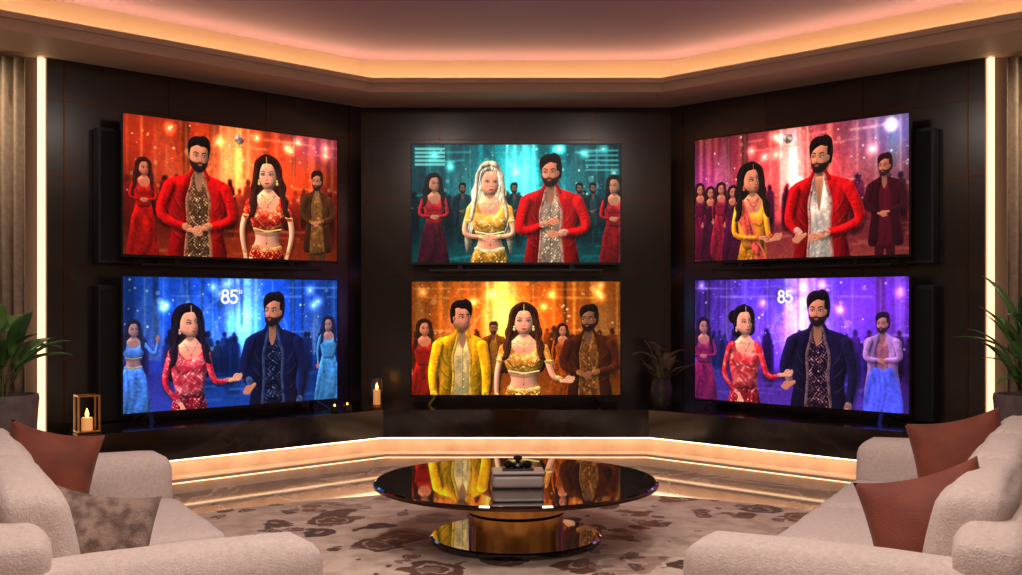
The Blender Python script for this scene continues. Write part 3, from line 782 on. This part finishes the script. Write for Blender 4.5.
def softbox(name, x0, x1, y0, y1, z0, z1, m, parent, rr=.62, bulge=(0, 0, .02), N=14, wr=.004):
    bm = bmesh.new()
    bmesh.ops.create_cube(bm, size=2)
    bmesh.ops.subdivide_edges(bm, edges=bm.edges[:], cuts=N, use_grid_fill=True)
    c = Vector(((x0+x1)/2, (y0+y1)/2, (z0+z1)/2)); h = Vector(((x1-x0)/2, (y1-y0)/2, (z1-z0)/2))
    hm = min(h)
    for v in bm.verts:
        q = v.co.copy()
        r = hm*rr
        w = Vector((q.x*h.x, q.y*h.y, q.z*h.z))
        inner = Vector([max(-(h[i]-r), min(h[i]-r, w[i])) for i in range(3)])
        d = w-inner
        if d.length > 1e-6:
            mx = max(abs(d.x), abs(d.y), abs(d.z))
            d = d.normalized()*mx if d.length > mx else d
        w = inner+d
        fx = 1-q.x**2; fy = 1-q.y**2; fz = 1-q.z**2
        w.z += bulge[2]*q.z*fx*fy
        w.y += bulge[1]*q.y*fx*fz
        w.x += bulge[0]*q.x*fy*fz
        w += Vector((0, 0, 1))*wr*math.sin(q.x*9+q.y*5)*math.sin(q.y*7+q.x*3)
        v.co = w+c
    me = bpy.data.meshes.new(name); bm.to_mesh(me); bm.free()
    for f in me.polygons:
        f.use_smooth = True
    o = bpy.data.objects.new(name, me); bpy.context.collection.objects.link(o)
    me.materials.append(m); o.parent = parent
    return o
def pillow(name, w, h, t, loc, rz, tilt, roll, m, seed=0):
    N = 26
    rng = random.Random(seed)
    ph = rng.uniform(0, 6)
    v, f = [], []
    for side in (1, -1):
        for i in range(N+1):
            for j in range(N+1):
                u = -1+2*i/N; q = -1+2*j/N
                e = max(0, (1-abs(u)**2.6))**.5*max(0, (1-abs(q)**2.6))**.5
                x = u*w/2*(1-.06*(1-q*q)); z = q*h/2*(1-.06*(1-u*u))
                th = t/2*e*(1+.09*math.sin(u*5+ph)*math.sin(q*4+ph)) - .03*math.exp(-((u*1.4)**2+((q-1)*1.5)**2))*e
                v.append((x, -side*th, z-.02*(1-u*u)*max(0, q)**3))
    K = (N+1)**2
    for s in (0, 1):
        for i in range(N):
            for j in range(N):
                a = s*K+i*(N+1)+j
                f.append((a, a+1, a+N+2, a+N+1))
    o = obj(name, v, f, m, None, True)
    bm = bmesh.new(); bm.from_mesh(o.data); bmesh.ops.remove_doubles(bm, verts=bm.verts, dist=.0005)
    bmesh.ops.recalc_face_normals(bm, faces=bm.faces); bm.to_mesh(o.data); bm.free()
    R_ = Matrix.Rotation(rz, 4, 'Z') @ Matrix.Rotation(tilt, 4, 'X') @ Matrix.Rotation(roll, 4, 'Y')
    zmin = min((R_ @ v_.co).z for v_ in o.data.vertices)
    o.matrix_world = Matrix.Translation((loc[0], loc[1], loc[2]-zmin)) @ R_
    return o

# ------------------------------------------------------------------ room shell
SD = (.736, .677)
def front(s, t):
    """media wall offset line: s metres in front of the TV plane, t metres along each wing"""
    X = 1.32-.39*s; Y = 8.91-s
    return [(-X-SD[0]*t, Y-SD[1]*t), (-X, Y), (X, Y), (X+SD[0]*t, Y-SD[1]*t)]
TW = 2.733
wl = front(-.25, TW)
wo = front(-.37, TW)
box('floor', -4.7, 4.7, -1.6, 9.4, -.1, 0, M['floor'])
prism('wall_back', [wl[1], wl[2], wo[2], wo[1]], 0, 3.16, M['wall'])
prism('wall_back_left', [wl[0], wl[1], wo[1], wo[0]], 0, 3.16, M['wall'])
prism('wall_back_right', [wl[3], wl[2], wo[2], wo[3]], 0, 3.16, M['wall'])
x0 = wl[3][0]; y0 = wl[3][1]
box('wall_far_left', -4.6, -x0, y0, y0+.12, 0, 3.16, M['plaster'])
box('wall_far_right', x0, 4.6, y0, y0+.12, 0, 3.16, M['plaster'])
box('wall_left', -4.72, -4.6, -1.6, 7.43, 0, 3.5, M['plaster'])
box('wall_right', 4.6, 4.72, -1.6, 7.43, 0, 3.5, M['plaster'])
box('wall_front', -4.72, 4.72, -1.72, -1.6, 0, 3.5, M['plaster'])
outer = [(-4.72, -1.72), (-4.72, 7.5), (-1.5, 9.4), (1.5, 9.4), (4.72, 7.5), (4.72, -1.72)]
lip = [(-3.6, -.6), (-3.6, 6.33), (-1.24, 8.5), (1.24, 8.5), (3.6, 6.33), (3.6, -.6)]
tray = [(-3.9, -.9), (-3.9, 6.45), (-1.36, 8.8), (1.36, 8.8), (3.9, 6.45), (3.9, -.9)]
ring('ceiling_soffit', outer, lip, 3.16, 3.25, M['soffit'], True)
ring('trim_1', lip, [(-3.57, -.57), (-3.57, 6.318), (-1.228, 8.47), (1.228, 8.47), (3.57, 6.318), (3.57, -.57)], 3.235, 3.275, M['soffit'], True)
ring('ceiling_tray_side', outer, tray, 3.25, 3.5, M['soffit'], True)
prism('ceiling', outer, 3.5, 3.6, M['ceil'])
la = [(-3.78, -.78), (-3.78, 6.40), (-1.31, 8.68), (1.31, 8.68), (3.78, 6.40), (3.78, -.78)]
lb = [(-3.74, -.74), (-3.74, 6.385), (-1.295, 8.64), (1.295, 8.64), (3.74, 6.385), (3.74, -.74)]
ring('trim_2', la, lb, 3.251, 3.265, M['led'], True)

# bronze seams on the media wall
seams = empty('trim_3')
def wpt(side, t, s):
    a = front(s, t)
    return a[0] if side < 0 else a[3]
for z in (.95, 1.64, 2.30, 2.86):
    a = front(-.245, TW-.01); b = front(-.25, TW-.01)
    ring('seam_h', a, b, z, z+.012, M['bronze'], parent=seams)
for x in (-1.36, -.7, 0., .7, 1.36):
    box('seam_v', x-.005, x+.005, 9.155, 9.16, .47, 3.16, M['bronze'], seams)
for side in (-1, 1):
    for t in (.12, .95, 1.8, 2.6):
        a = wpt(side, t, -.244); b = wpt(side, t+.012, -.244); c_ = wpt(side, t+.012, -.25); d = wpt(side, t, -.25)
        prism('seam_v', [a, b, c_, d], .47, 3.16, M['bronze'], seams)

# vertical light strips and curtains
for side, nm in ((-1, 'trim_4'), (1, 'trim_5')):
    xa, xb = sorted((side*3.44, side*3.475))
    box(nm, xa, xb, y0-.05, y0-.001, .02, 3.15, M['led3'])
for side in (-1, 1):
    N = 200; v = []; f = []
    for i in range(N+1):
        t = i/N
        x = side*(3.53+t*1.03)
        y = y0-.12+.032*math.sin(t*2*math.pi*13)+.01*math.sin(t*23)
        v += [(x, y, .02), (x, y-.005*math.sin(t*40), 1.6), (x, y, 3.14)]
    for i in range(N):
        a = 3*i
        f += [(a, a+3, a+4, a+1), (a+1, a+4, a+5, a+2)]
    o = obj('curtain', v, f, M['curtain'], None, True)
    so = o.modifiers.new('s', 'SOLIDIFY'); so.thickness = .006

# ------------------------------------------------------------------ media bench with lit steps
TE = 2.55
bench = empty('media_bench')
bk = front(-.249, TE)
ring('slab', bk, front(.53, TE), .24, .47, M['bench'], parent=bench)
ring('riser_upper', bk, front(.42, TE-.04), .11, .24, M['cream'], parent=bench)
ring('tread', bk, front(.60, TE), .088, .11, M['cream'], parent=bench)
ring('riser_lower', bk, front(.55, TE-.04), .0, .088, M['cream'], parent=bench)
ring('led_upper', front(.455, TE-.05), front(.50, TE-.05), .228, .2395, M['led2'], parent=bench)
ring('led_lower', front(.56, TE-.05), front(.575, TE-.05), .076, .0875, M['led2b'], parent=bench)

# ------------------------------------------------------------------ televisions
def screen_mat(name, arr):
    im = make_image(name, arr)
    m = bpy.data.materials.new(name); m.use_nodes = True
    nt = m.node_tree; b = nt.nodes['Principled BSDF']
    b.inputs['Base Color'].default_value = (.005, .005, .005, 1); b.inputs['Roughness'].default_value = .25
    b.inputs['Specular IOR Level'].default_value = .2
    t = nt.nodes.new('ShaderNodeTexImage'); t.image = im; t.extension = 'EXTEND'
    nt.links.new(t.outputs['Color'], b.inputs['Emission Color'])
    b.inputs['Emission Strength'].default_value = 1.04
    return m
def tv(x, y, z0, z1, rz, cv, nm, feet):
    e = empty('television', (x, y, 0), rz)
    arr = finish(cv)
    w = 1.88
    box('panel', -w/2, w/2, 0, .035, z0, z1, M['black'], e, .006, 2)
    box('rear_housing', -w*.36, w*.36, .03, .085, z0+.06, z1-.3, M['black'], e, .015, 2)
    a, b = .012, .014
    box('bezel_top', -w/2, w/2, -.004, .001, z1-a, z1, M['black'], e)
    box('bezel_bottom', -w/2, w/2, -.004, .001, z0, z0+.02, M['black'], e)
    box('bezel_l', -w/2, -w/2+a, -.004, .001, z0+.02, z1-a, M['black'], e)
    box('bezel_r', w/2-a, w/2, -.004, .001, z0+.02, z1-a, M['black'], e)
    box('badge', -.05, .05, -.006, -.003, z0+.004, z0+.015, M['bronze'], e)
    X0, X1, Z0, Z1 = -w/2+a, w/2-a, z0+.02, z1-a
    o = obj('screen', [(X0, -.0015, Z0), (X1, -.0015, Z0), (X1, -.0015, Z1), (X0, -.0015, Z1)], [(0, 1, 2, 3)], screen_mat(nm, arr), e)
    if o.data.polygons[0].normal.y > 0:
        o.data.flip_normals()
    uv = o.data.uv_layers.new(name='UVMap')
    for lp in o.data.loops:
        co = o.data.vertices[lp.vertex_index].co
        uv.data[lp.index].uv = ((co.x-X0)/(X1-X0), (co.z-Z0)/(Z1-Z0))
    if feet:
        for sx in (-1, 1):
            for dy in (-.15, .15):
                xx = sx*w*.38
                v = [(xx-.012, .005, z0+.02), (xx+.012, .005, z0+.02), (xx+.012, .03, z0+.02), (xx-.012, .03, z0+.02),
                     (xx-.012+sx*.05, dy+.0, .471), (xx+.012+sx*.05, dy+.0, .471), (xx+.012+sx*.05, dy+.03, .471), (xx-.012+sx*.05, dy+.03, .471)]
                obj('foot', v, [(0, 1, 2, 3), (4, 5, 6, 7), (0, 1, 5, 4), (1, 2, 6, 5), (2, 3, 7, 6), (3, 0, 4, 7)], M['black'], e)
    else:
        box('wall_mount', -.3, .3, .085, .245, z0+.3, z0+.6, M['black'], e)
        box('lower_bar', -.78, .78, .02, .06, z0-.065, z0-.04, M['black'], e, .005, 2)
        for sx in (-1, 1):
            box('bar_bracket', sx*.5-.02, sx*.5+.02, .03, .05, z0-.05, z0+.1, M['black'], e)
    return e
A = math.radians(42.6)
LX, LY = -2.24, 8.065
tv(LX, LY, 1.71, 2.79, A, draw_UL(), 'screen_red_party', False)
tv(0, 8.91, 1.71, 2.79, 0, draw_UC(), 'screen_teal_party', False)
tv(-LX, LY, 1.71, 2.79, -A, draw_UR(), 'screen_pink_party', False)
tv(LX, LY, .52, 1.575, A, draw_LL(), 'screen_blue_party', True)
tv(0, 8.91, .53, 1.57, 0, draw_LC(), 'screen_amber_party', True)
tv(-LX, LY, .52, 1.575, -A, draw_LR(), 'screen_violet_party', True)

# slim black boxes standing in for the dark shadow behind the side TVs
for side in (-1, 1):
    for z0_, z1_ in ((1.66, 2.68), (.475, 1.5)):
        e = empty('shadow_panel', (side*2.24, 8.065, 0), -side*A)
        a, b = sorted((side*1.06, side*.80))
        box('panel_box', a, b, .125, .245, z0_, z1_, M['shadowbox'], e, .008, 2)
        box('panel_face', a+.015, b-.015, .118, .126, z0_+.03, z1_-.03, M['shadowface'], e, .003, 2)

# ------------------------------------------------------------------ coffee table
tb = empty('coffee_table', (0, 5.7, 0))
lathe('top', [(0, .335), (.785, .335), (.80, .342), (.80, .353), (.792, .36), (0, .36)], M['glassblack'], tb, seg=128)
lathe('top_rim', [(.796, .334), (.806, .337), (.806, .350), (.800, .353), (.796, .350)], M['bronze'], tb, seg=128)
lathe('collar', [(0, .285), (.33, .285), (.34, .292), (.34, .325), (.33, .334), (0, .334)], M['black'], tb, seg=96)
lathe('drum', [(0, .05), (.27, .05), (.27, .17), (.285, .19), (.285, .285), (0, .285)], M['brass'], tb, seg=96)
lathe('base', [(0, .013), (.475, .013), (.485, .02), (.485, .042), (.475, .05), (0, .05)], M['glassblack'], tb, seg=96)
lathe('rug_pad', [(0, .0125), (.4, .0125), (.4, .0135), (0, .0135)], M['black'], tb, seg=48)
db = empty('decorative_box', (0.01, 5.46, .36), math.radians(3))
box('body', -.14, .14, -.085, .085, .0, .072, M['boxcream'], db, .022, 4)
box('lid', -.142, .142, -.087, .087, .074, .092, M['boxcream'], db, .008, 3)
box('tray', -.085, .085, -.05, .05, .0925, .104, M['black'], db, .005, 3)
lathe('knob', [(0, .104), (.03, .104), (.035, .115), (.028, .128), (.012, .132), (.01, .14), (.022, .147), (.025, .158), (.014, .168), (0, .17)], M['black'], db, seg=32)
for sx in (-1, 1):
    lathe('bead', [(0, .104), (.018, .106), (.028, .118), (.026, .13), (.012, .14), (0, .141)], M['black'], db, (sx*.052, .0, 0), 24)

# ------------------------------------------------------------------ rug
rg = lathe('rug', [(0, 0.0005), (3.08, .0005), (3.1, .004), (3.09, .011), (0, .012)], M['rug'], None, (0, 4.1, 0), 160)

# ------------------------------------------------------------------ sofas
def sofa(px, py, rz, L):
    e = empty('sofa', (px, py, 0), rz)
    D = .98; aw = .25
    m = M['sofa']
    softbox('base', .02, L-.02, -D+.03, -.03, .07, .28, m, e, bulge=(0, 0, 0), wr=0)
    softbox('arm_1', 0, aw, -D, 0, .06, .62, m, e, bulge=(.01, .01, .015), wr=.002)
    softbox('arm_2', L-aw, L, -D, 0, .06, .62, m, e, bulge=(.01, .01, .015), wr=.002)
    softbox('back_frame', .04, L-.04, -D, -D+.22, .08, .72, m, e, bulge=(0, .01, .01), wr=.002)
    n = 2 if L < 2.6 else 3
    cw = (L-2*aw)/n
    for i in range(n):
        a = aw+i*cw
        softbox('seat_cushion_%d' % (i+1), a+.004, a+cw-.004, -D+.2, .015, .25, .42, m, e, rr=.5, bulge=(0, 0, .012), wr=.003)
        c = softbox('back_cushion_%d' % (i+1), a+.006, a+cw-.006, -D+.14, -D+.34, .40, .80, m, e, bulge=(0, .03, .02), wr=.004)
        for v in c.data.vertices:
            v.co.y -= (v.co.z-.40)*.18
    for x in (.1, L-.1):
        for y in (-.1, -D+.1):
            lathe('leg', [(0, .012), (.018, .012), (.028, .09), (0, .09)], M['leg'], e, (x, y, 0), 20)
    return e
sofa(-1.80, 5.1, math.atan2(-.854, .52), 2.35)
sofa(.50, 3.1, math.atan2(2.5, 1.45), 2.89)
R = math.radians
SZ = .434
pillow('throw_pillow', .38, .37, .16, (-2.0, 4.28, SZ), R(28), R(-18), R(14), M['rust'], 1)
pillow('throw_pillow', .37, .33, .15, (-1.36, 3.22, SZ), R(28), R(-32), R(14), M['taupe'], 2)
pillow('throw_pillow', .42, .38, .17, (2.05, 4.62, SZ), R(-30), R(-18), R(-14), M['rust'], 3)
pillow('throw_pillow', .40, .36, .16, (1.34, 3.24, SZ), R(-28), R(-24), R(-18), M['rust'], 4)

# ------------------------------------------------------------------ plants
def leaf(verts, faces, base, az, pitch, length, width, droop, n=10):
    b0 = len(verts)
    p = Vector(base); ang = pitch
    side = Vector((-math.sin(az), math.cos(az), 0))
    for i in range(n+1):
        t = i/n
        w = width*math.sin(math.pi*min(1, t*.97+.03))**.8*(1-.35*t)
        d = Vector((math.cos(az)*math.cos(ang), math.sin(az)*math.cos(ang), math.sin(ang)))
        up = side.cross(d).normalized()*-1
        verts += [p-side*w+up*w*.25, p, p+side*w+up*w*.25]
        p = p+d*length/n
        ang -= droop/n
    for i in range(n):
        a = b0+3*i
        faces += [(a, a+1, a+4, a+3), (a+1, a+2, a+5, a+4)]
def tube(verts, faces, pts, r0, r1, seg=6):
    b0 = len(verts); n = len(pts)
    for i, p in enumerate(pts):
        r = r0+(r1-r0)*i/(n-1)
        for k in range(seg):
            a = 2*math.pi*k/seg
            verts.append(Vector(p)+Vector((r*math.cos(a), r*math.sin(a), 0)))
    for i in range(n-1):
        for k in range(seg):
            a = b0+i*seg+k; b = b0+i*seg+(k+1) % seg
            faces.append((a, b, b+seg, a+seg))
def plant(name, loc, potprof, potmat, soilz, soilr, leaves, lm, seed):
    e = empty(name, loc)
    rng = random.Random(seed)
    lathe('planter', potprof, potmat, e, seg=48)
    lathe('soil', [(0, soilz-.02), (soilr, soilz-.02), (soilr, soilz), (0, soilz+.01)], M['soil'], e, seg=32)
    V, F, SV, SF = [], [], [], []
    for (az, sh, sl, pitch, ln, wd, dr) in leaves:
        az = R(az)
        b = Vector((rng.uniform(-.03, .03), rng.uniform(-.03, .03), soilz-.01))
        tip = b+Vector((math.cos(az)*sl, math.sin(az)*sl, sh))
        mid = b+Vector((math.cos(az)*sl*.3, math.sin(az)*sl*.3, sh*.6))
        tube(SV, SF, [b, mid, tip], .008, .005)
        leaf(V, F, tip, az, R(pitch), ln, wd, R(dr))
    o = obj('leaves', V, F, lm, e, True)
    s_ = o.modifiers.new('s', 'SOLIDIFY'); s_.thickness = .003
    obj('stems', SV, SF, M['stem'], e, True)
    return e
pot = [(0, 0), (.16, 0), (.17, .02), (.215, .70), (.22, .74), (.215, .77), (.195, .77), (.19, .70), (0, .69)]
rng = random.Random(8)
lv = []
for i in range(15):
    lv.append((i*137.5, rng.uniform(.15, .50), rng.uniform(.04, .1), rng.uniform(35, 78), rng.uniform(.32, .44), rng.uniform(.07, .095), rng.uniform(45, 85)))
plant('potted_plant', (-3.33, 6.48, 0), pot, M['planter'], .70, .19, lv, M['leaf'], 1)
lv = []
for i in range(26):
    lv.append((i*137.5+40, rng.uniform(.1, .50), rng.uniform(.04, .1), rng.uniform(20, 80), rng.uniform(.34, .52), rng.uniform(.036, .052), rng.uniform(40, 75)))
plant('potted_plant', (3.34, 6.5, 0), pot, M['planter'], .70, .19, lv, M['leaf'], 2)
vp = [(0, 0), (.07, 0), (.085, .02), (.1, .1), (.095, .18), (.08, .24), (.085, .26), (.072, .26), (.07, .22), (0, .21)]
lv = []
for i in range(18):
    lv.append((i*137.5, rng.uniform(.06, .26), rng.uniform(.03, .12), rng.uniform(10, 80), rng.uniform(.12, .2), rng.uniform(.03, .045), rng.uniform(20, 90)))
plant('potted_plant', (1.25, 8.60, .471), vp, M['darkvase'], .22, .07, lv, M['leafdark'], 3)

# ------------------------------------------------------------------ candles
def flame(e, z, s=1.):
    lathe('flame', [(0, z), (.006*s, z+.008*s), (.009*s, z+.018*s), (.005*s, z+.034*s), (0, z+.048*s)], M['flame'], e, seg=16)
e = empty('candle_lantern', (-2.96, 6.90, .471), R(35))
box('base', -.075, .075, -.075, .075, 0, .018, M['brass'], e, .004, 2)
for x in (-.066, .066):
    for y in (-.066, .066):
        box('post', x-.006, x+.006, y-.006, y+.006, .018, .25, M['brass'], e)
for a in (-.066, .066):
    box('rail', -.072, .072, a-.006, a+.006, .25, .262, M['brass'], e)
    box('rail', a-.006, a+.006, -.06, .06, .25, .262, M['brass'], e)
lathe('candle', [(0, .018), (.036, .018), (.036, .10), (.03, .104), (0, .098)], M['wax'], e, seg=32)
flame(e, .1, 1.4)
e = empty('hurricane_candle', (-1.19, 8.55, .471))
lathe('holder', [(0, 0), (.05, 0), (.052, .012), (.03, .02), (.028, .03), (0, .03)], M['brass'], e, seg=32)
lathe('candle', [(0, .03), (.03, .03), (.03, .15), (.025, .154), (0, .15)], M['wax'], e, seg=32)
lathe('glass_shade', [(.046, .02), (.05, .02), (.056, .12), (.048, .25), (.045, .25), (.052, .12), (.046, .022)], M['glass'], e, seg=40)
flame(e, .152, 1.3)
for (x, y, r) in ((-1.40, 8.30, .035), (-1.50, 8.27, .028)):
    e = empty('tealight', (x, y, .471))
    lathe('cup', [(0, 0), (r*.8, 0), (r*1.1, r*.6), (r, r*1.6), (r*.85, r*1.6), (r*.9, r*.8), (0, r*.7)], M['darkvase'], e, seg=32)
    lathe('wax', [(0, r*.7), (r*.8, r*.7), (r*.8, r*1.1), (0, r*1.1)], M['wax'], e, seg=24)
    flame(e, r*1.1, .7)

# ------------------------------------------------------------------ added fill lamps at ceiling height
def fill_lamp(x, y, power, col, r=.22, z=3.5):
    e = empty('ceiling_fill', (x, y, z))  # invented fixture ring around an added fill light
    ring('bezel', [((r+.02)*math.cos(t), (r+.02)*math.sin(t)) for t in np.linspace(0, 2*math.pi, 33)[:-1]],
         [(r*math.cos(t), r*math.sin(t)) for t in np.linspace(0, 2*math.pi, 33)[:-1]], -.015, -.0005, M['bronze'], True, e)
    ld = bpy.data.lights.new('lamp', 'AREA'); ld.shape = 'DISK'; ld.size = r*2; ld.energy = power; ld.color = col
    lo = bpy.data.objects.new('lamp', ld); bpy.context.collection.objects.link(lo)
    lo.parent = e; lo.location = (0, 0, -.012)
for x in (-1.15, 0, 1.15):
    fill_lamp(x, 1.3, 22, (1, .82, .73))
    fill_lamp(x, 3.0, 22, (1, .82, .73))  # general fill added to brighten the seating
for x in (-.95, .95):
    fill_lamp(x, 4.7, 20, (1, .84, .76))
for side in (-1, 1):
    fill_lamp(side*3.85, 6.75, 10, (1, .80, .60), .08, 3.16)  # added above the curtains to brighten them

# world: dim ambient
w = bpy.data.worlds.new('world'); scene.world = w; w.use_nodes = True
w.node_tree.nodes['Background'].inputs[0].default_value = (.05, .04, .06, 1)
w.node_tree.nodes['Background'].inputs[1].default_value = .3

# camera
cd = bpy.data.cameras.new('camera'); cam = bpy.data.objects.new('camera', cd); bpy.context.collection.objects.link(cam)
cam.location = (0, 0, 1.35); cam.rotation_euler = (math.radians(90), 0, 0)
cd.sensor_width = 36; cd.lens = 1000/1022*36
cd.shift_x = -5/1022; cd.shift_y = 17.5/1022
cd.clip_start = .05
scene.camera = cam
